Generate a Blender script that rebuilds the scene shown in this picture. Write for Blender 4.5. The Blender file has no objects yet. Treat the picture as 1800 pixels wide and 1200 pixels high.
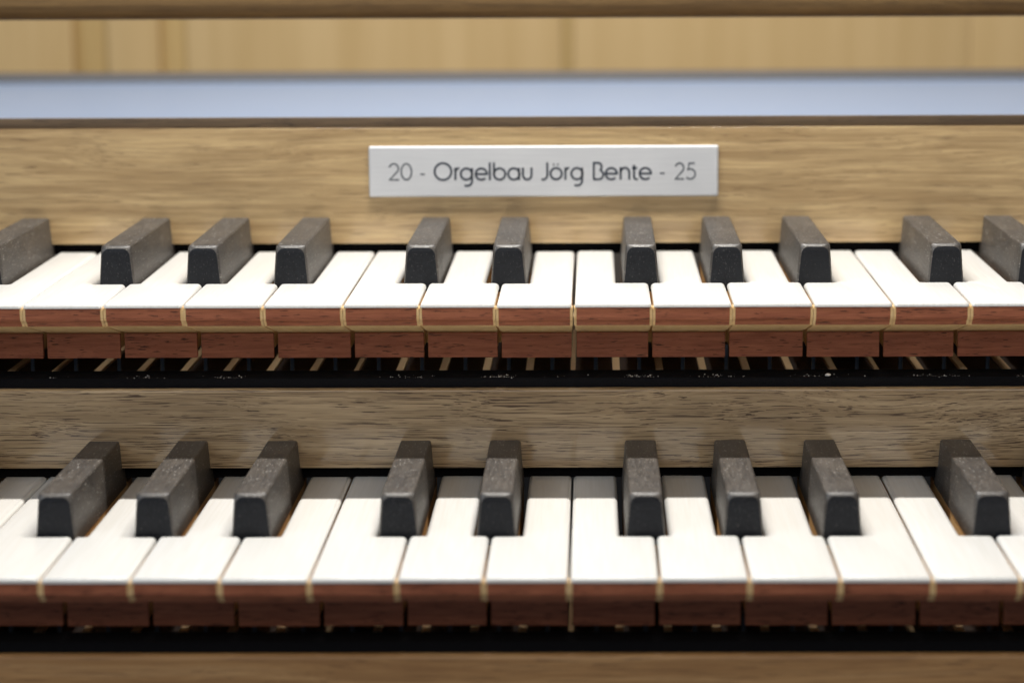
import bpy, bmesh, math, random
from mathutils import Vector, Matrix
random.seed(7)
MM = 0.001
sc = bpy.context.scene
col = sc.collection

# ------------------------------------------------------------------ camera
cam_d = bpy.data.cameras.new('camera')
cam = bpy.data.objects.new('camera', cam_d); col.objects.link(cam)
cam_d.sensor_width = 36.0; cam_d.lens = 85.0
cam_d.shift_x = -88.8 / 1800
cam_d.clip_start = 0.05; cam_d.clip_end = 20
p_, y_, r_ = 0.173514861, 0.0129760329, -0.00471400211
cy, sy, cp, sp = math.cos(y_), math.sin(y_), math.cos(p_), math.sin(p_)
fwd = Vector((-sy*cp, cy*cp, -sp)); rgt = Vector((cy, sy, 0)); upv = rgt.cross(fwd)
rt2 = math.cos(r_)*rgt + math.sin(r_)*upv; up2 = -math.sin(r_)*rgt + math.cos(r_)*upv
M = Matrix((rt2, up2, -fwd)).transposed().to_4x4()
M.translation = Vector((6.51, -712.44, 113.14)) * MM
cam.matrix_world = M
cam_d.dof.use_dof = True
cam_d.dof.focus_distance = 0.748
cam_d.dof.aperture_fstop = 8.2
sc.camera = cam

# ------------------------------------------------------------------ light
w = bpy.data.worlds.new("World"); sc.world = w; w.use_nodes = True
bg = w.node_tree.nodes['Background']
bg.inputs[0].default_value = (0.78, 0.86, 1.0, 1); bg.inputs[1].default_value = 0.13
def area(name, loc, target, sx, sy_, power, color):
    l = bpy.data.lights.new(name, 'AREA'); l.shape = 'RECTANGLE'; l.size = sx; l.size_y = sy_
    l.energy = power; l.color = color
    o = bpy.data.objects.new(name, l); col.objects.link(o)
    o.location = Vector(loc) * MM
    d = (Vector(target) - Vector(loc)).normalized()
    o.rotation_euler = d.to_track_quat('-Z', 'Y').to_euler()
    return o
lamp = area('console_lamp', (-10, 49, 460), (-10, 46, 0), 0.30, 0.016, 4.25, (1.0, 0.962, 0.905))
area('window_light', (-1300, -900, 900), (0, 60, 20), 1.0, 1.2, 9.0, (0.68, 0.83, 1.0))
area('room_light', (250, -1300, 900), (0, 60, 0), 1.6, 0.8, 7.0, (1.0, 0.88, 0.74))
sc.view_settings.view_transform = 'Standard'; sc.view_settings.look = 'None'
sc.view_settings.exposure = 0.0; sc.view_settings.gamma = 1.0

# ------------------------------------------------------------------ materials
class NT:
    def __init__(s, name):
        s.m = bpy.data.materials.new(name); s.m.use_nodes = True; s.t = s.m.node_tree
        s.b = s.t.nodes['Principled BSDF']
    def n(s, ty, **kw):
        x = s.t.nodes.new(ty)
        for k, v in kw.items():
            if k in x.inputs.keys(): x.inputs[k].default_value = v
            else: setattr(x, k, v)
        return x
    def l(s, a, b): s.t.links.new(a, b)
    def coords(s, scale, rnd=0.0):
        tc = s.n('ShaderNodeTexCoord'); mp = s.n('ShaderNodeMapping')
        mp.inputs['Scale'].default_value = scale
        if rnd:
            oi = s.n('ShaderNodeObjectInfo'); mm_ = s.n('ShaderNodeVectorMath', operation='MULTIPLY')
            mm_.inputs[1].default_value = (rnd, rnd*0.7, rnd*1.3)
            ad = s.n('ShaderNodeVectorMath', operation='ADD')
            s.l(oi.outputs['Random'], mm_.inputs[0]); s.l(tc.outputs['Object'], ad.inputs[0]); s.l(mm_.outputs[0], ad.inputs[1])
            s.l(ad.outputs[0], mp.inputs['Vector'])
        else: s.l(tc.outputs['Object'], mp.inputs['Vector'])
        return mp.outputs[0]
    def noise(s, vec, detail=4, rough=0.55, dist=0.0, scale=1.0):
        x = s.n('ShaderNodeTexNoise'); x.inputs['Scale'].default_value = scale
        x.inputs['Detail'].default_value = detail; x.inputs['Roughness'].default_value = rough
        x.inputs['Distortion'].default_value = dist
        s.l(vec, x.inputs['Vector']); return x.outputs[0]
    def ramp(s, fac, stops):
        x = s.n('ShaderNodeValToRGB'); e = x.color_ramp.elements
        while len(e) < len(stops): e.new(0.5)
        for el, (p, c) in zip(e, stops):
            el.position = p; el.color = (*c, 1) if len(c) == 3 else c
        s.l(fac, x.inputs[0]); return x.outputs[0]
    def mix(s, fac, a, b, mode='MIX'):
        x = s.n('ShaderNodeMix', data_type='RGBA', blend_type=mode)
        if isinstance(fac, (int, float)): x.inputs[0].default_value = fac
        else: s.l(fac, x.inputs[0])
        for i, v in ((6, a), (7, b)):
            if isinstance(v, tuple): x.inputs[i].default_value = (*v, 1)
            else: s.l(v, x.inputs[i])
        return x.outputs[2]
    def fin(s, color, rough, bump=None, strength=0.2, dist=0.0002, spec=0.5, coat=0.0, coat_r=0.2):
        if isinstance(color, tuple): s.b.inputs['Base Color'].default_value = (*color, 1)
        else: s.l(color, s.b.inputs['Base Color'])
        if isinstance(rough, (int, float)): s.b.inputs['Roughness'].default_value = rough
        else: s.l(rough, s.b.inputs['Roughness'])
        s.b.inputs['Specular IOR Level'].default_value = spec
        s.b.inputs['Coat Weight'].default_value = coat; s.b.inputs['Coat Roughness'].default_value = coat_r
        if bump is not None:
            bp = s.n('ShaderNodeBump'); bp.inputs['Strength'].default_value = strength
            bp.inputs['Distance'].default_value = dist; s.l(bump, bp.inputs['Height'])
            s.l(bp.outputs[0], s.b.inputs['Normal'])
        return s.m
BW = lambda v: (v, v, v)

def oak(name, c_dark, c_mid, c_light, pore=0.75, rough=0.45, coat=1.0, seed=0.0, pz=2800, px=56, wave=0.009, pt=0.70, streak=0.32, cr=0.09):
    n = NT(name)
    tc = n.n('ShaderNodeTexCoord')
    off = n.n('ShaderNodeVectorMath', operation='ADD'); off.inputs[1].default_value = (seed, seed*0.31, seed*0.77)
    n.l(tc.outputs['Object'], off.inputs[0])
    # slow waviness of the grain
    mpw = n.n('ShaderNodeMapping'); mpw.inputs['Scale'].default_value = (9, 9, 45); n.l(off.outputs[0], mpw.inputs[0])
    wv = n.n('ShaderNodeTexNoise'); wv.inputs['Scale'].default_value = 1; wv.inputs['Detail'].default_value = 2; n.l(mpw.outputs[0], wv.inputs['Vector'])
    sub = n.n('ShaderNodeMath', operation='SUBTRACT'); sub.inputs[1].default_value = 0.5; n.l(wv.outputs[0], sub.inputs[0])
    ml = n.n('ShaderNodeMath', operation='MULTIPLY'); ml.inputs[1].default_value = wave; n.l(sub.outputs[0], ml.inputs[0])
    cb = n.n('ShaderNodeCombineXYZ'); n.l(ml.outputs[0], cb.inputs[2]); n.l(ml.outputs[0], cb.inputs[1])
    ad = n.n('ShaderNodeVectorMath', operation='ADD'); n.l(off.outputs[0], ad.inputs[0]); n.l(cb.outputs[0], ad.inputs[1])
    def mp(s3):
        x = n.n('ShaderNodeMapping'); x.inputs['Scale'].default_value = s3; n.l(ad.outputs[0], x.inputs[0]); return x.outputs[0]
    broad = n.noise(mp((14, 260, 260)), 4, 0.6)
    base = n.ramp(broad, [(0.32, c_dark), (0.5, c_mid), (0.66, c_light)])
    fine = n.noise(mp((70, 2300, 2300)), 5, 0.75)
    base = n.mix(n.ramp(fine, [(0.35, BW(0.55)), (0.65, BW(0.0))]), base, c_dark)
    mid = n.noise(mp((16, 900, 900)), 3, 0.65)
    base = n.mix(n.ramp(mid, [(0.40, BW(streak)), (0.56, BW(0.0))]), base, tuple(c*0.8 for c in c_dark))
    base = n.mix(n.ramp(mid, [(0.52, BW(0.0)), (0.68, BW(streak*0.8))]), base, tuple(min(1, c*1.18) for c in c_light))
    pv = n.noise(mp((px, pz, pz)), 2, 0.5)
    gate = n.noise(mp((20, 180, 180)), 2, 0.5)
    gsum = n.n('ShaderNodeMath', operation='MULTIPLY_ADD'); n.l(gate, gsum.inputs[0]); gsum.inputs[1].default_value = 0.16; n.l(pv, gsum.inputs[2])
    pm = n.ramp(gsum.outputs[0], [(pt, BW(0)), (pt+0.018, BW(pore))])
    pc = tuple(c*f for c, f in zip(c_dark, (0.24, 0.18, 0.14)))
    colr = n.mix(pm, base, pc)
    inv = n.n('ShaderNodeMath', operation='SUBTRACT'); inv.inputs[0].default_value = 1; n.l(pm, inv.inputs[1])
    hsum = n.n('ShaderNodeMath', operation='MULTIPLY_ADD'); n.l(fine, hsum.inputs[0]); hsum.inputs[1].default_value = 0.3; n.l(inv.outputs[0], hsum.inputs[2])
    return n.fin(colr, rough, hsum.outputs[0], 0.35, 0.0001, coat=coat, coat_r=cr)

M_OAK_UP = oak('oak_upper_fascia', (0.35, 0.225, 0.10), (0.49, 0.34, 0.165), (0.63, 0.455, 0.23), pore=0.45, seed=3.1)
M_OAK_LO = oak('oak_lower_fascia', (0.30, 0.20, 0.10), (0.42, 0.30, 0.165), (0.54, 0.40, 0.235), pore=0.95, seed=11.7, wave=0.011, pt=0.668, px=48, pz=3700, streak=0.38)
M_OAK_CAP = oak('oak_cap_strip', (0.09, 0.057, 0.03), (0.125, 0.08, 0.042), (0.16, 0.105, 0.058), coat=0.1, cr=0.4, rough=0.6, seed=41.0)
M_OAK_SLIP = oak('oak_key_slip', (0.36, 0.185, 0.07), (0.50, 0.28, 0.11), (0.58, 0.35, 0.155), coat=0.15, cr=0.3, pore=0.5, seed=23.3)
M_OAK_RAIL = oak('oak_desk_rail', (0.15, 0.085, 0.03), (0.21, 0.125, 0.045), (0.26, 0.16, 0.06), coat=0.1, cr=0.4, rough=0.6, pore=0.4, seed=31.9)

n = NT('bone_white_key_top')
g = n.noise(n.coords((1400, 40, 200), 3.0), 3, 0.6)
c = n.ramp(g, [(0.3, (0.79, 0.775, 0.73)), (0.7, (0.87, 0.865, 0.845))])
oi = n.n('ShaderNodeObjectInfo')
c = n.mix(n.ramp(oi.outputs['Random'], [(0.0, BW(0.0)), (1.0, BW(0.45))]), c, (0.80, 0.775, 0.72))
M_WHITE = n.fin(c, 0.33, g, 0.12, 0.00006, coat=0.2, coat_r=0.15)

def rosewood(name, a, b, seed):
    n = NT(name)
    v = n.coords((70, 900, 900), seed)
    br = n.noise(v, 5, 0.65, 0.4)
    base = n.ramp(br, [(0.3, a), (0.7, b)])
    pv = n.noise(n.coords((230, 2600, 2600), seed*1.7), 2, 0.5)
    pg = n.noise(n.coords((60, 400, 400), seed*0.7), 1, 0.5)
    s_ = n.n('ShaderNodeMath', operation='MULTIPLY_ADD'); n.l(pg, s_.inputs[0]); s_.inputs[1].default_value = 0.3; n.l(pv, s_.inputs[2])
    pm = n.ramp(s_.outputs[0], [(0.775, BW(0)), (0.82, BW(0.85))])
    cl = n.mix(pm, base, tuple(x*0.15 for x in a))
    inv = n.n('ShaderNodeMath', operation='SUBTRACT'); inv.inputs[0].default_value = 1; n.l(pm, inv.inputs[1])
    return n.fin(cl, 0.5, inv.outputs[0], 0.3, 0.0001, spec=0.35)
M_ROSE = rosewood('rosewood', (0.25, 0.072, 0.034), (0.46, 0.160, 0.080), 5.0)

n = NT('limewood')
g = n.noise(n.coords((500, 30, 500), 4.0), 4, 0.6)
M_LIME = n.fin(n.ramp(g, [(0.3, (0.76, 0.50, 0.22)), (0.7, (0.86, 0.62, 0.32))]), 0.6, g, 0.1, 0.0001, spec=0.3)

n = NT('ebony')
st = n.noise(n.coords((1300, 110, 1300), 6.0), 4, 0.75)
big = n.noise(n.coords((160, 60, 160), 6.0), 3, 0.6)
base = n.ramp(st, [(0.3, (0.013, 0.011, 0.0095)), (0.70, (0.060, 0.049, 0.039))])
base = n.mix(n.ramp(big, [(0.45, BW(0)), (0.75, BW(0.6))]), base, (0.085, 0.069, 0.053))
sp1 = n.noise(n.coords((2000, 420, 2000), 9.0), 3, 0.6)
spk = n.ramp(sp1, [(0.60, BW(0)), (0.69, BW(0.8))])
base = n.mix(spk, base, (0.30, 0.285, 0.26))
low = n.ramp(big, [(0.30, BW(0.55)), (0.46, BW(0))])
base = n.mix(low, base, (0.035, 0.031, 0.030))
rr = n.ramp(st, [(0.3, BW(0.44)), (0.7, BW(0.60))])
M_EBONY = n.fin(base, rr, st, 0.6, 0.0001, spec=1.0)
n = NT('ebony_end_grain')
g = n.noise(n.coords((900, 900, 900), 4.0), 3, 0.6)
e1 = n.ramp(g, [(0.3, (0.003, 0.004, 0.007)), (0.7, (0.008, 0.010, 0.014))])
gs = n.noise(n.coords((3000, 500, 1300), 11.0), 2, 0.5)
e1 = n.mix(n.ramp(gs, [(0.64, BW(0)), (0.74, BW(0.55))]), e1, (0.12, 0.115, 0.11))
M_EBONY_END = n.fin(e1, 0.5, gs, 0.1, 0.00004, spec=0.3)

n = NT('black_felt')
g = n.noise(n.coords((3000, 3000, 3000)), 3, 0.7)
M_FELT = n.fin(n.ramp(g, [(0.3, (0.004, 0.004, 0.005)), (0.7, (0.010, 0.010, 0.012))]), 0.95, g, 0.5, 0.0002, spec=0.1)
n = NT('light_leak_wood')
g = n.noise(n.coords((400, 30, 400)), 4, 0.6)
M_LEAK = n.fin(n.ramp(g, [(0.3, (0.66, 0.44, 0.23)), (0.7, (0.78, 0.56, 0.32))]), 0.6, g, 0.1, 0.0001)  # pale tone stands in for light falling through the key gaps
n = NT('shaded_frame_wood')
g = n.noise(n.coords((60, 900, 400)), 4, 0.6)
M_FRAME = n.fin(n.ramp(g, [(0.3, (0.030, 0.018, 0.013)), (0.7, (0.060, 0.036, 0.026))]), 0.7, g, 0.1, 0.0001)  # shade under the keys is put into this dark wood colour
n = NT('blued_steel'); n.b.inputs['Metallic'].default_value = 0.7
M_STEEL = n.fin((0.10, 0.12, 0.15), 0.35)
n = NT('dust'); M_DUST = n.fin((0.88, 0.87, 0.83), 0.9)
n = NT('brushed_plate')
g = n.noise(n.coords((60, 2500, 2500)), 3, 0.6)
M_PLATE = n.fin(n.ramp(g, [(0.3, (0.60, 0.61, 0.63)), (0.7, (0.66, 0.67, 0.685))]), 0.35, spec=0.5)
n = NT('plate_lettering'); M_INK = n.fin((0.014, 0.026, 0.048), 0.5)
n = NT('plate_lettering_thin'); M_INK2 = n.fin((0.06, 0.075, 0.095), 0.5)
n = NT('grey_blue_ledge'); n.b.inputs['Metallic'].default_value = 0.35
g = n.noise(n.coords((8, 900, 900)), 3, 0.6)
M_LEDGE = n.fin(n.ramp(g, [(0.3, (0.39, 0.53, 0.80)), (0.7, (0.43, 0.57, 0.84))]), 0.38, spec=0.6)
n = NT('grey_lip'); M_LIP = n.fin((0.13, 0.12, 0.11), 0.6)
def pale_board(name, k):
    n = NT(name)
    g = n.noise(n.coords((90, 90, 4), 5.0), 4, 0.6)
    a = tuple(x*k for x in (0.59, 0.40, 0.175)); b = tuple(x*k for x in (0.69, 0.49, 0.24))
    return n.fin(n.ramp(g, [(0.3, a), (0.7, b)]), 0.55)
M_BOARD = pale_board('pale_wood_board', 1.0)
M_BATTEN = pale_board('ochre_batten', 0.80)
M_BATTEN.node_tree.nodes['Color Ramp'].color_ramp.elements[0].color = (0.47, 0.31, 0.115, 1)
M_BATTEN.node_tree.nodes['Color Ramp'].color_ramp.elements[1].color = (0.62, 0.43, 0.18, 1)

# ------------------------------------------------------------------ helpers
def link_mesh(name, verts, faces, mat, parent=None, bevel=0.0, seg=2, smooth=False):
    me = bpy.data.meshes.new(name)
    me.from_pydata([Vector(v) * MM for v in verts], [], faces)
    bm = bmesh.new(); bm.from_mesh(me)
    bmesh.ops.recalc_face_normals(bm, faces=bm.faces)
    if bevel:
        es = [e for e in bm.edges if e.calc_face_angle(0) > 0.5]
        bmesh.ops.bevel(bm, geom=es, offset=bevel*MM, segments=seg, profile=0.6, affect='EDGES', clamp_overlap=True)
    bm.to_mesh(me); bm.free()
    if smooth:
        for p in me.polygons: p.use_smooth = True
        try: me.set_sharp_from_angle(angle=math.radians(35))
        except Exception: pass
    me.materials.append(mat)
    o = bpy.data.objects.new(name, me); col.objects.link(o)
    if parent is not None: o.parent = parent
    return o
def prism_z(poly, z0, z1):
    k = len(poly)
    v = [(x, y, z1) for x, y in poly] + [(x, y, z0) for x, y in poly]
    f = [tuple(range(k)), tuple(range(2*k-1, k-1, -1))] + [(i, (i+1) % k, k+(i+1) % k, k+i) for i in range(k)]
    return v, f
def prism_x(poly, x0, x1):      # poly of (y, z)
    k = len(poly)
    v = [(x0, y, z) for y, z in poly] + [(x1, y, z) for y, z in poly]
    f = [tuple(range(k)), tuple(range(2*k-1, k-1, -1))] + [(i, (i+1) % k, k+(i+1) % k, k+i) for i in range(k)]
    return v, f
def boxg(x0, x1, y0, y1, z0, z1): return prism_x([(y0, z0), (y1, z0), (y1, z1), (y0, z1)], x0, x1)
def box(name, x0, x1, y0, y1, z0, z1, mat, parent=None, bevel=0.0, seg=2):
    return link_mesh(name, *boxg(x0, x1, y0, y1, z0, z1), mat, parent, bevel, seg, smooth=bevel > 0)
def joined(parts):
    V, F = [], []
    for v, f in parts:
        b = len(V); V += v; F += [tuple(i+b for i in q) for q in f]
    return V, F
def empty(name, loc):
    o = bpy.data.objects.new(name, None); col.objects.link(o)
    o.location = Vector(loc) * MM; o.empty_display_size = 0.01
    return o
def tag(o, label=None, cat=None, group=None, kind=None):
    if label: o['label'] = label
    if cat: o['category'] = cat
    if group: o['group'] = group
    if kind: o['kind'] = kind
    return o

# ------------------------------------------------------------------ the setting behind and round the keys
XL, XR = -320, 300
def board_with_round_top(name, y0, y1, z0, z1, r, mat, xl=XL, xr=XR):
    pts = [(y0, z0)]
    for i in range(7):
        a = math.radians(90*i/6)
        pts.append((y0 + r - r*math.cos(a), z1 - r + r*math.sin(a)))
    pts += [(y1, z1), (y1, z0)]
    return link_mesh(name, *prism_x(pts, xl, xr), mat, None, 0, 2, smooth=True)

fu = board_with_round_top('fascia_board', 112, 130, 3.0, 42.6, 0.15, M_OAK_UP)
tag(fu, 'oak board behind the upper keys carrying the white name plate', 'board', 'oak fascia boards')
fl = board_with_round_top('fascia_board', 20.5, 33, -55.0, -30.0, 1.3, M_OAK_LO)
tag(fl, 'oak board between the upper and the lower row of keys', 'board', 'oak fascia boards')
ks = board_with_round_top('fascia_board', -74.5, -58, -140, -85.7, 1.6, M_OAK_SLIP)
tag(ks, 'brown oak slip below the lower keys at the bottom edge', 'board', 'oak fascia boards')
# felt hanging behind each fascia, above the key tails
o = box('felt_strip', XL, XR, 116, 128, -1.2, 2.9, M_FELT); tag(o, 'black felt strip under the upper oak board above the white key tails', 'felt', 'black felt strips')
o = box('felt_strip', XL, XR, 24.5, 32, -59.0, -55.1, M_FELT); tag(o, 'black felt strip under the lower oak board above the shaded key tails', 'felt', 'black felt strips')

# rails
ru = box('felt_rail', XL, XR, 22.2, 35, -34, -26.9, M_FELT, bevel=0.5); tag(ru, 'black felted rail with dust on its edge below the upper keys', 'rail', 'black felted rails')
rl = box('felt_rail', XL, XR, -72.6, -62.5, -90, -82.6, M_FELT, bevel=0.5); tag(rl, 'black felted rail without dust below the lower keys', 'rail', 'black felted rails')

SEMI = 164.5/12
def key_frame(y0, y1, ztop, zkey, label, leak_h=0.9):
    e = empty('key_frame', (0, y0, ztop)); tag(e, label, 'key frame', 'wooden frames under the keys')
    box('frame_board', XL, XR, 0, y1-y0, -6, 0, M_FRAME, e)  # board coloured dark as if shaded by the keys
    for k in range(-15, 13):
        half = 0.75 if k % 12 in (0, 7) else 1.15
        box('light_leak_strip', k*SEMI-half, k*SEMI+half, 0.6, y1-y0-0.5, 0.002, leak_h, M_LEAK, e)  # added pale strips painted as light leaking between the key shanks
    proto = None
    for k in range(-14, 12):
        for s in (-1,):
            x = (k+0.5)*SEMI + 0.4
            if x < -205 or x > 165: continue
            if proto is None:
                v = [(0.7*math.cos(a), 0.7*math.sin(a), z) for z in (0, zkey-ztop) for a in [math.pi*2*j/8 for j in range(8)]]
                f = [(j, (j+1) % 8, 8+(j+1) % 8, 8+j) for j in range(8)] + [tuple(range(8)), tuple(range(15, 7, -1))]
                proto = link_mesh('guide_pin', v, f, M_STEEL, e, smooth=True); p = proto
            else:
                p = proto.copy(); col.objects.link(p); p.parent = e
            p.location = Vector((x, 3, 0)) * MM
    return e
key_frame(35.2, 150, -28.6, -19.6, 'wooden key frame with painted light strips and steel guide pins under the upper keys')
key_frame(-62.3, 60, -86.0, -78.0, 'wooden key frame with painted light strips and steel guide pins under the lower keys', 1.2)
# solid behind the key frames so that nothing shows through
tag(box('case_back', XL, XR, 150.3, 158, -160, 40, M_LIP), kind='structure')

# dust on the upper rail
V, F = [], []
def speck(x, y, z, s):
    b = len(V); a0 = random.random()*6
    for j in range(5):
        a = a0 + j*math.pi*2/5; q = s*(0.6+0.7*random.random())
        V.append((x+q*math.cos(a)*1.3, y+q*math.sin(a), z))
    V.append((x, y, z+s*random.choice((0.8, 1.2, 2.0))))
    for j in range(5): F.append((b+j, b+(j+1) % 5, b+5))
for cx, wdt, nn in ((-134, 5, 26), (-107.5, 6, 34), (-50, 7, 40), (-22.5, 7, 55), (21, 6, 50), (45, 6, 34), (75, 9, 30), (113, 8, 45), (140, 5, 20), (-160, 4, 8), (0, 10, 6)):
    for _ in range(int(nn*0.95)):
        x = random.gauss(cx, wdt*0.55); s = random.choice((0.06, 0.08, 0.11, 0.17))
        q = random.random()**0.7*1.2; q2 = q*(1 if random.random() < 0.6 else 3.4); speck(x, 22.3+q2, -27.12+min(0.2, q2*0.36), s)
dust = link_mesh('dust', V, F, M_DUST); tag(dust, 'white dust specks along the edge of the black rail', 'dust', kind='stuff')
bm_v, bm_f = [], []
me = bpy.data.meshes.new('crumb'); bm = bmesh.new(); bmesh.ops.create_icosphere(bm, subdivisions=2, radius=0.0006)
for v in bm.verts: v.co.x *= 1.5; v.co.z *= 0.75; v.co += Vector((random.uniform(-1, 1), random.uniform(-1, 1), random.uniform(-1, 1)))*0.00007
bm.to_mesh(me); bm.free(); me.materials.append(M_DUST)
o = bpy.data.objects.new('crumb', me); col.objects.link(o); o.location = Vector((79.0, 23.3, -26.5))*MM
tag(o, 'single white crumb lying on the black rail right of centre', 'crumb')

# grey-blue ledge above the upper fascia
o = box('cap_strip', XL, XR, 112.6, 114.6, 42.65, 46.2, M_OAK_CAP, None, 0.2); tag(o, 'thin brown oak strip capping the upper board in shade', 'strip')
e = empty('music_ledge', (0, 238, 38.0)); tag(e, 'blurred grey-blue ledge above the upper oak board', 'ledge')
link_mesh('ledge_slab', *prism_x([(0, -16), (0, -6.2), (1.2, -5.0), (132, 3.2), (132, -16)], XL-60, XR+60), M_LEDGE, e, 0.3)
box('ledge_lip', XL-60, XR+60, 132.1, 140, -16, 7.4, M_LIP, e, 2.0)
# desk rail at the very top
pts = []
for a in range(0, 91, 15):
    t = math.radians(a); pts.append((140+6-6*math.cos(t), 78.2+6-6*math.sin(t)))
pts = pts + [(163, 78.2), (163, 108), (140, 108)]
dr = link_mesh('desk_rail', *prism_x(pts, XL, XR), M_OAK_RAIL, smooth=True); tag(dr, 'dark brown wooden rail along the top edge', 'rail')
# pale wall of vertical boards
wl = empty('wall', (0, 540, -60)); tag(wl, kind='structure')
seams = [-520, -400, -262, -244, -217, -203, -9.5, -3.5, 200, 300, 420]
for i in range(len(seams)-1):
    a, b = seams[i], seams[i+1]
    narrow = (b-a) < 20
    box('board', a+0.1, b-0.1, (4 if narrow and a < -100 else 0)+random.uniform(0, 1.0), 18, 0, 420, M_BATTEN if narrow else M_BOARD, wl, 0.8)

# ------------------------------------------------------------------ nameplate
PX0, PX1, PZ0, PZ1 = -70.1, 49.3, 19.1, 36.45
npo = empty('nameplate', ((PX0+PX1)/2, 112, (PZ0+PZ1)/2))
tag(npo, 'white engraved name plate fixed to the upper oak board', 'sign')
hw, hh = (PX1-PX0)/2, (PZ1-PZ0)/2
def rrect_y(hw, hh, r, y):
    out = []
    for cx, cz, a0 in ((hw-r, hh-r, 0), (-hw+r, hh-r, 90), (-hw+r, -hh+r, 180), (hw-r, -hh+r, 270)):
        for a in range(0, 91, 30):
            t = math.radians(a0+a); out.append((cx+r*math.cos(t), y, cz+r*math.sin(t)))
    return out
L0 = rrect_y(hw-0.5, hh-0.5, 0.3, -0.95); L1 = rrect_y(hw, hh, 0.6, -0.55); L2 = rrect_y(hw, hh, 0.6, -0.02)
k = len(L0); V = L0+L1+L2
F = [tuple(range(k))] + [(a*k+i, a*k+(i+1) % k, (a+1)*k+(i+1) % k, (a+1)*k+i) for a in (0, 1) for i in range(k)] + [tuple(range(3*k-1, 2*k-1, -1))]
link_mesh('plate', V, F, M_PLATE, npo)
S = (PX1-PX0)/615.0
def lp(x, h):    # photo-measured letter coordinates -> plate-local mm
    yb = 316 - (x-780)*0.0078; ytop = 257 - (x-648)*0.0078
    y = yb - h
    return ((x-648)*S + PX0 - (PX0+PX1)/2, hh - (y-ytop)*S*1.0)
def arc(cx, ch, r, a0, a1, rh=None, nseg=20):
    rh = rh or r
    return [(cx+r*math.cos(math.radians(a0+(a1-a0)*i/nseg)), ch+rh*math.sin(math.radians(a0+(a1-a0)*i/nseg))) for i in range(nseg+1)]
def lettering(name, strokes, wpx, mat):
    V, F = [], []
    hwid = wpx*S/2
    for st in strokes:
        p = [Vector(lp(*q)) for q in st]
        closed = (p[0]-p[-1]).length < 0.01
        if closed: p = p[:-1]
        m = len(p); base = len(V)
        for i in range(m):
            a = p[i-1] if (i > 0 or closed) else None
            b = p[(i+1) % m] if (i < m-1 or closed) else None
            d = ((p[i]-a).normalized() if a is not None else Vector((0, 0))) + ((b-p[i]).normalized() if b is not None else Vector((0, 0)))
            d.normalize(); nn = Vector((-d.y, d.x))
            k2 = 1.0
            if a is not None and b is not None:
                k2 = 1/max(0.55, nn.dot(Vector((-(b-p[i]).normalized().y, (b-p[i]).normalized().x))))
            for sgn in (1, -1):
                q = p[i]+nn*hwid*sgn*k2
                V.append((q.x, -1.00, q.y)); V.append((q.x, -0.94, q.y))
        rng = range(m if closed else m-1)
        for i in rng:
            A = base+4*i; B = base+4*((i+1) % m)
            F.append((A, B, B+2, A+2)); F.append((A, A+1, B+1, B)); F.append((A+2, B+2, B+3, A+3))
        if not closed:
            A = base; F.append((A, A+2, A+3, A+1)); A = base+4*(m-1); F.append((A, A+1, A+3, A+2))
    return link_mesh(name, V, F, mat, npo)
def let_g(cx, sx): return [arc(cx, 10.8, 10, 0, 360), [(sx, 21.5), (sx, 0)] + arc(sx-7.6, -1.5, 7.6, 0, -90, 8.3, 8) + [(sx-13.5, -9.6)]]
def let_e(cx): return [[(cx-9.6, 10.6), (cx+9.6, 10.6)] + arc(cx, 10.6, 10, 6, 315, nseg=22)]
bold = [arc(778.5, 15.3, 14.8, 0, 360, nseg=28),
        [(800.2, 0), (800.2, 22)], [(800.2, 15)] + arc(808, 15, 7.2, 170, 95, 6.4, 6)]
bold += let_g(819.7, 829.6) + let_e(846) + [[(861, 0), (861, 31)], [(868.3, 31), (868.3, 10)], arc(878.2, 10.7, 10, 0, 360),
        arc(903.2, 10.7, 10, 0, 360), [(912.4, 21.5), (912.4, 0)],
        [(919.4, 22)] + arc(926.8, 9.2, 7.6, 180, 360, 8.4, 10) + [(934.4, 22)],
        [(962.2, 31)] + arc(954.6, 8.8, 7.6, 0, -80, 8.0, 8) + [(951.6, 0.9)],
        arc(977.7, 11, 10, 0, 360), [(972.2, 27.2), (974.6, 27.2)], [(979.6, 27.2), (982, 27.2)],
        [(994, 0), (994, 22)], [(994, 15)] + arc(1001.4, 15, 7.0, 170, 95, 6.2, 6)]
bold += let_g(1014.4, 1023.4)
bold += [[(1044, 0.8), (1044, 29.8), (1050, 29.8)] + arc(1051.5, 22.8, 6.4, 90, -50, 7.0, 8) + arc(1052.5, 9, 8.2, 60, -90, 8.2, 10) + [(1043.2, 0.8)]]
bold += let_e(1074.8) + [[(1091.2, 0), (1091.2, 22)], [(1091.2, 12)] + arc(1098.8, 12.6, 7.6, 180, 0, 8.4, 10) + [(1106.4, 0)],
        [(1114.8, 26)] + arc(1119.4, 5, 4.6, 180, 270, 4.4, 5) + [(1121.5, 0.7)], [(1111, 20.4), (1120.5, 20.4)]]
bold += let_e(1134.6)
groups = [(0, 1), (1, 3), (3, 5), (5, 6), (6, 7), (7, 9), (9, 11), (11, 12), (12, 13), (13, 16), (16, 18), (18, 20), (20, 21), (21, 22), (22, 24), (24, 26), (26, 27)]
for a_, b_ in groups: lettering('letter', bold[a_:b_], 3.7, M_INK)
assert len(bold) == 27, len(bold)
def two(x0, wd, H): return [arc(x0+wd*0.5, H*0.70, wd*0.46, 165, -38, H*0.28, 12) + [(x0+0.8, 1.0), (x0+wd, 1.0)]]
thin = two(683.3, 17.5, 30) + [arc(714, 15.2, 9.0, 0, 360, 14.2, 24)] + [[(738.6, 10.6), (746.6, 10.6)]]
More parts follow.
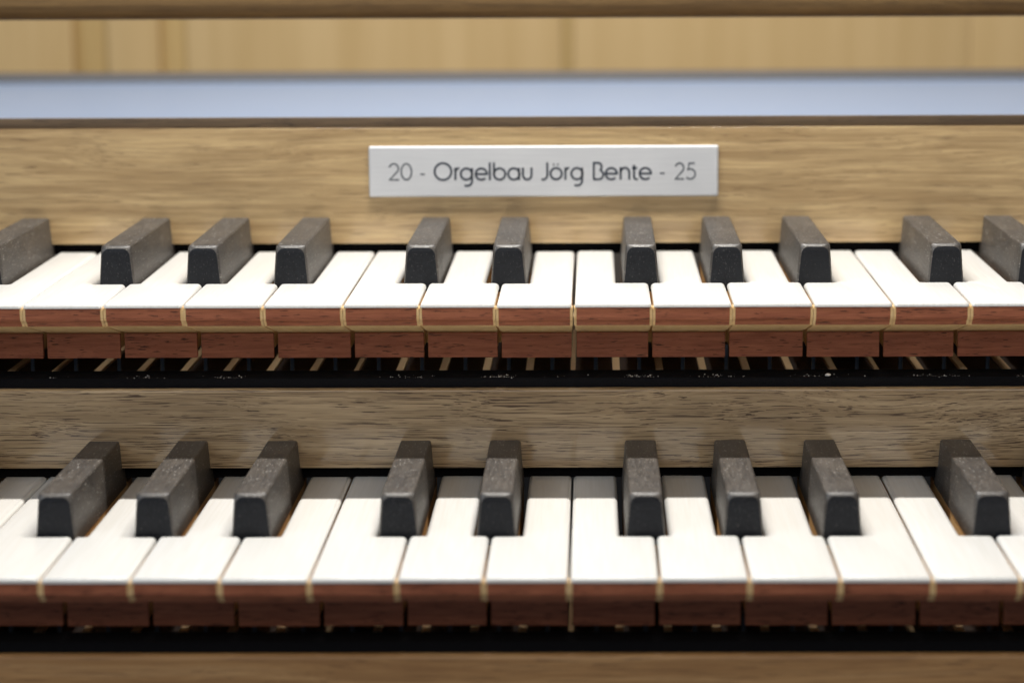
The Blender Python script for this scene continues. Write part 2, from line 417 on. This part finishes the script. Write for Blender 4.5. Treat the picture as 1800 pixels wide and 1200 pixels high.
thin += [[(1160.3, 11), (1168.6, 11)]] + two(1186.8, 15.8, 29.5) + [[(1221.4, 28.6), (1211.5, 28.6), (1209, 17)] + arc(1213.6, 9.8, 8.8, 122, -140, 8.9, 14)]
for nm_, i_ in (('numeral', 0), ('numeral', 1), ('hyphen', 2), ('hyphen', 3), ('numeral', 4), ('numeral', 5)): lettering(nm_, [thin[i_]], 2.7, M_INK2)

# ------------------------------------------------------------------ keys
NOSE = [(1.0, -1.62), (0.75, -2.2), (0.7, -4.7), (0.95, -4.95), (1.0, -5.3), (1.7, -5.75), (2.6, -6.4), (3.5, -7.5)]
UNDER = (29.4, -13.7)
def natural_key(ox, oy, oz, x0, x1, t0, t1, head, back, name_label, group, seed):
    """x0..x1 head, t0..t1 tail (absolute mm), front at oy, top at oz"""
    rz = random.uniform(-0.12, 0.12)
    e = empty('natural_key', ((x0+x1)/2, oy + random.uniform(-0.15, 0.15), oz + rz)); tag(e, name_label, 'key', group)
    c = (x0+x1)/2; a, b, ta, tb = x0-c, x1-c, t0-c, t1-c
    # plate outline, corners softened
    poly = []
    poly += [(a+0.7, 0), (b-0.7, 0), (b, 0.7)]
    if tb < b-0.3:
        poly += [(b, head-1.3), (b-0.35, head-0.45), (b-1.1, head), (tb+0.5, head), (tb, head+0.5), (tb, back)]
    else: poly += [(b, back)]
    if ta > a+0.3:
        poly += [(ta, back), (ta, head+0.5), (ta-0.5, head), (a+1.1, head), (a+0.35, head-0.45), (a, head-1.3)]
    else: poly += [(a, back)]
    poly += [(a, 0.7)]
    # top sheet with a rounded upper edge: rings
    def inset(poly, d):
        out = []
        k = len(poly)
        for i in range(k):
            p0, p1, p2 = Vector(poly[i-1]), Vector(poly[i]), Vector(poly[(i+1) % k])
            d1 = (p1-p0).normalized(); d2 = (p2-p1).normalized()
            n1 = Vector((-d1.y, d1.x)); n2 = Vector((-d2.y, d2.x))
            m = (n1+n2); m.normalize()
            out.append(p1 + m*d/max(0.5, m.dot(n1)))
        return out
    R = 1.3
    rings = []
    for j in range(5):
        t = math.radians(22.5*j); q = inset(poly, R*(1-math.sin(t)))
        rings.append([(v.x, v.y, -R+R*math.cos(t)) for v in q])
    rings.append([(p[0], p[1], -1.5) for p in poly]); 
    k = len(poly); V = [v for r in rings for v in r]
    F = [tuple(range(k)), tuple(range(6*k-1, 5*k-1, -1))] + [(m*k+i, m*k+(i+1) % k, (m+1)*k+(i+1) % k, (m+1)*k+i) for m in range(5) for i in range(k)]
    link_mesh('key_top', V, F, M_WHITE, e, smooth=True)
    # rosewood nose
    inn = [(y+1.2, z) for y, z in NOSE]
    link_mesh('front_moulding', *prism_x(NOSE + inn[::-1], a+0.5, b-0.5), M_ROSE, e)
    # rosewood lower block
    box('front_block', a+0.30, b-0.30, 28.6, 30.2, -21.8, -13.95, M_ROSE, e, 0.15, 1)
    # limewood lever: nose body, head body, shank
    nose = [(y+0.12, z) for y, z in NOSE] + [(5.0, -7.87), (5.0, -1.62)]
    mid_ = [(4.98, -1.62), (4.98, -7.87), (25.0, -12.65), (25.0, -1.62)]
    body = [(24.98, -1.62), (24.98, -12.65), UNDER, (UNDER[0]+0.9, -19.0), (head+0.0, -19.0), (head, -1.62)]
    ca, cb_ = a-0.27, b+0.27
    sa, sb = ta+0.6, tb-0.6
    V, F = joined([prism_x(nose, ca, cb_), prism_x(mid_, a+0.0, b-0.0), prism_x(body, a+0.35, b-0.35), boxg(sa, sb, head-0.3, back+12, -19.0, -1.64)])
    link_mesh('key_lever', V, F, M_LIME, e)
    return e

def sharp_section(y, hb, ht, r, zb, zt):
    """loop of the ebony cap section at depth y: bottom half width hb, top half width ht"""
    pts = [(-hb, y, zb)]
    import math as m
    for i in range(7):
        t = m.radians(180-90*i/6); pts.append((-ht+r+r*m.cos(t), y, zt-r+r*m.sin(t)))
    for i in range(7):
        t = m.radians(90-90*i/6); pts.append((ht-r+r*m.cos(t), y, zt-r+r*m.sin(t)))
    pts.append((hb, y, zb)); return pts
def make_sharp_mesh(back, hb):
    loops = []
    zt = 12.0
    loops.append(sharp_section(0.00, hb-0.42, 4.36, 2.5, -2.9, zt-0.85))
    loops.append(sharp_section(0.30, hb-0.24, 4.56, 2.2, -2.9, zt-0.52))
    loops.append(sharp_section(0.75, hb-0.09, 4.70, 1.7, -2.9, zt-0.20))
    loops.append(sharp_section(1.30, hb, 4.77, 1.1, -2.9, zt-0.04))
    loops.append(sharp_section(1.9, hb, 4.78, 0.8, -2.9, zt))
    loops.append(sharp_section(back*0.5, hb, 4.78, 0.75, -2.9, zt))
    loops.append(sharp_section(back, hb, 4.78, 0.75, -2.9, zt))
    k = len(loops[0]); V = [v for l in loops for v in l]; nL = len(loops)
    F = [tuple(range(k)), tuple(range(nL*k-1, (nL-1)*k-1, -1))] + [(m*k+i, m*k+(i+1) % k, (m+1)*k+(i+1) % k, (m+1)*k+i) for m in range(nL-1) for i in range(k)]
    return V, F
SH = {}
def sharp_key(xc, oy, oz, back, cell, label, group, key):
    if key not in SH:
        e = empty('sharp_key', (0, 0, 0))
        V, F = make_sharp_mesh(back, 5.85); cap = link_mesh('sharp_cap', V, F, M_EBONY, e, smooth=True)
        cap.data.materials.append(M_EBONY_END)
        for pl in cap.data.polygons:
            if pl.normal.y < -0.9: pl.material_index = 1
        V, F = boxg(-5.3, 5.3, -0.2, back+12, -19.0, -2.92); link_mesh('key_lever', V, F, M_LIME, e)
        SH[key] = e
    else:
        src = SH[key]; e = src.copy(); col.objects.link(e)
        for ch in list(src.children):
            c2 = ch.copy(); col.objects.link(c2); c2.parent = e
    e.location = Vector((xc, oy, oz))*MM
    e.rotation_euler = (0, random.uniform(-0.006, 0.006), random.uniform(-0.003, 0.003))
    tag(e, label, 'key', group)
    return e

OCT = 164.5; C0 = 5/12*OCT
def gx(nn):
    o, r = divmod(nn+3, 7)
    x = o*OCT + (r*OCT*5/36 if r <= 3 else C0+(r-3)*OCT*7/48)
    return x - C0
# semitone cell boundaries of the tail on each side of natural key that begins at gap nn
def tail(nn):
    o, r = divmod(nn+3, 7)         # r 0:C 1:D 2:E 3:F 4:G 5:A 6:B
    lo = [0, 2, 4, 5, 7, 9, 11][r]; 
    return o*OCT + lo*SEMI - C0, o*OCT + (lo+1)*SEMI - C0
ORD = ['zero', 'first', 'second', 'third', 'fourth', 'fifth', 'sixth', 'seventh', 'eighth', 'ninth', 'tenth', 'eleventh', 'twelfth']
def manual(row, oy, oz, head, back, gaps, n0, n1, sharps, lo_vis, hi_vis, gapw):
    adj = gaps
    G = lambda q: adj.get(q, gx(q) + (0.0))
    grp_w = 'white keys of the %s row' % row; grp_b = 'black keys of the %s row' % row
    # list of black keys present, by the gap they straddle
    for nn in range(n0, n1):
        t0, t1 = tail(nn)
        r = (nn+3) % 7
        g0, g1 = G(nn), G(nn+1)
        if r in (0, 3): t0 = g0
        if r in (2, 6): t1 = g1
        gw0 = gapw.get(nn, 0.68)/2; gw1 = gapw.get(nn+1, 0.68)/2
        x0, x1 = g0+gw0, g1-gw1
        tt0 = x0 if r in (0, 3) else t0+0.12; tt1 = x1 if r in (2, 6) else t1-0.12
        # black keys numbered from the left as seen in the picture
        ls = [s for s in sharps if s[0] <= nn]; rs = [s for s in sharps if s[0] >= nn+1]
        li = len([s for s in ls if s[2]]); ri = li+1
        tot = len([s for s in sharps if s[2]])
        pair = r in (2, 6, 3, 0)
        side = 'left' if r in (2, 6) else 'right'
        if nn < lo_vis or nn > hi_vis: lab = '%s-row white key outside the picture, %s beyond the %s edge' % (row, ORD[(lo_vis-nn) if nn < lo_vis else (nn-hi_vis)], 'left' if nn < lo_vis else 'right')
        elif li == 0: lab = '%s-row white key cut off at the left edge, %s of two' % (row, side)
        elif li == tot: lab = '%s-row white key at the right edge beyond all black keys' % row
        elif pair: lab = '%s-row white key, %s one of two between black keys %s and %s' % (row, side, ORD[li], ORD[ri])
        else: lab = '%s-row white key, single one between black keys %s and %s' % (row, ORD[li], ORD[ri])
        natural_key(0, oy, oz, x0, x1, tt0, tt1, head, back, lab, grp_w, nn)
    vi = 0
    for (gidx, xc, vis, extra) in sharps:
        if vis: vi += 1; lab = '%s-row black key, %s from the left, %s' % (row, ORD[vi], extra)
        else: lab = '%s-row black key just outside the picture %s' % (row, extra)
        sharp_key(xc, oy+head+0.45, oz, back-head-0.2, None, lab, grp_b, row)

gaps_up = dict(zip(range(-7, 6), [-164.6, -140.4, -116.4, -92.45, -68.5, -45.6, -22.7, 0.5, 24.2, 48.1, 72.2, 96.0, 119.0]))
sh_up = [(-10, -227.5, False, 'far beyond the left edge'), (-9, -212.3+0, False, 'beyond the left edge'), (-8, -185.3, True, 'cut off by the left edge'),
         (-6, -143.8, True, 'the first one wholly in view'), (-5, -116.3, True, 'middle of its group of three'), (-4, -88.7, True, 'last of its group of three'),
         (-2, -47.6, True, 'under the left half of the name plate'), (-1, -20.1, True, 'under the middle of the name plate'),
         (1, 21.5, True, 'with its left flank barely showing'), (2, 48.5, True, 'below the right end of the name plate'), (3, 76.1, True, 'just right of the name plate'),
         (5, 117.3, True, 'with a broad pale left flank'), (6, 145.1, True, 'cut off by the right edge'), (8, 186, False, 'beyond the right edge')]
sh_up = [s for s in sh_up if s[0] not in (-10,)]
manual('upper', 0, 0, 39.9, 111.4+3.0, gaps_up, -10, 9, sh_up, -8, 5, {0: 0.95})
gaps_lo = dict(zip(range(-6, 6), [-140.5, -116.6, -92.8, -69.0, -45.8, -22.7, -0.1, 23.9, 47.7, 71.7, 96.0, 119.1]))
sh_lo = [(-9, -213, False, 'far beyond the left edge'), (-8, -186.5, False, 'beyond the left edge'),
         (-6, -145.8, True, 'nearest the left edge'), (-5, -117.9, True, 'in the middle of the left group of three'), (-4, -90.3, True, 'last of the left group of three'),
         (-2, -48.7, True, 'left one of the pair near the centre'), (-1, -21.0, True, 'right one of the pair near the centre'),
         (1, 21.1, True, 'just right of centre'), (2, 48.7, True, 'in the middle of the right group of three'), (3, 76.4, True, 'last of the right group of three'),
         (5, 118.6, True, 'with its whole left flank showing'), (6, 145.6, True, 'only its rear end in view'), (8, 187, False, 'beyond the right edge')]
manual('lower', -94.1, -58.4, 43.9, 115.4+3.0, gaps_lo, -9, 9, sh_lo, -8, 5, {})
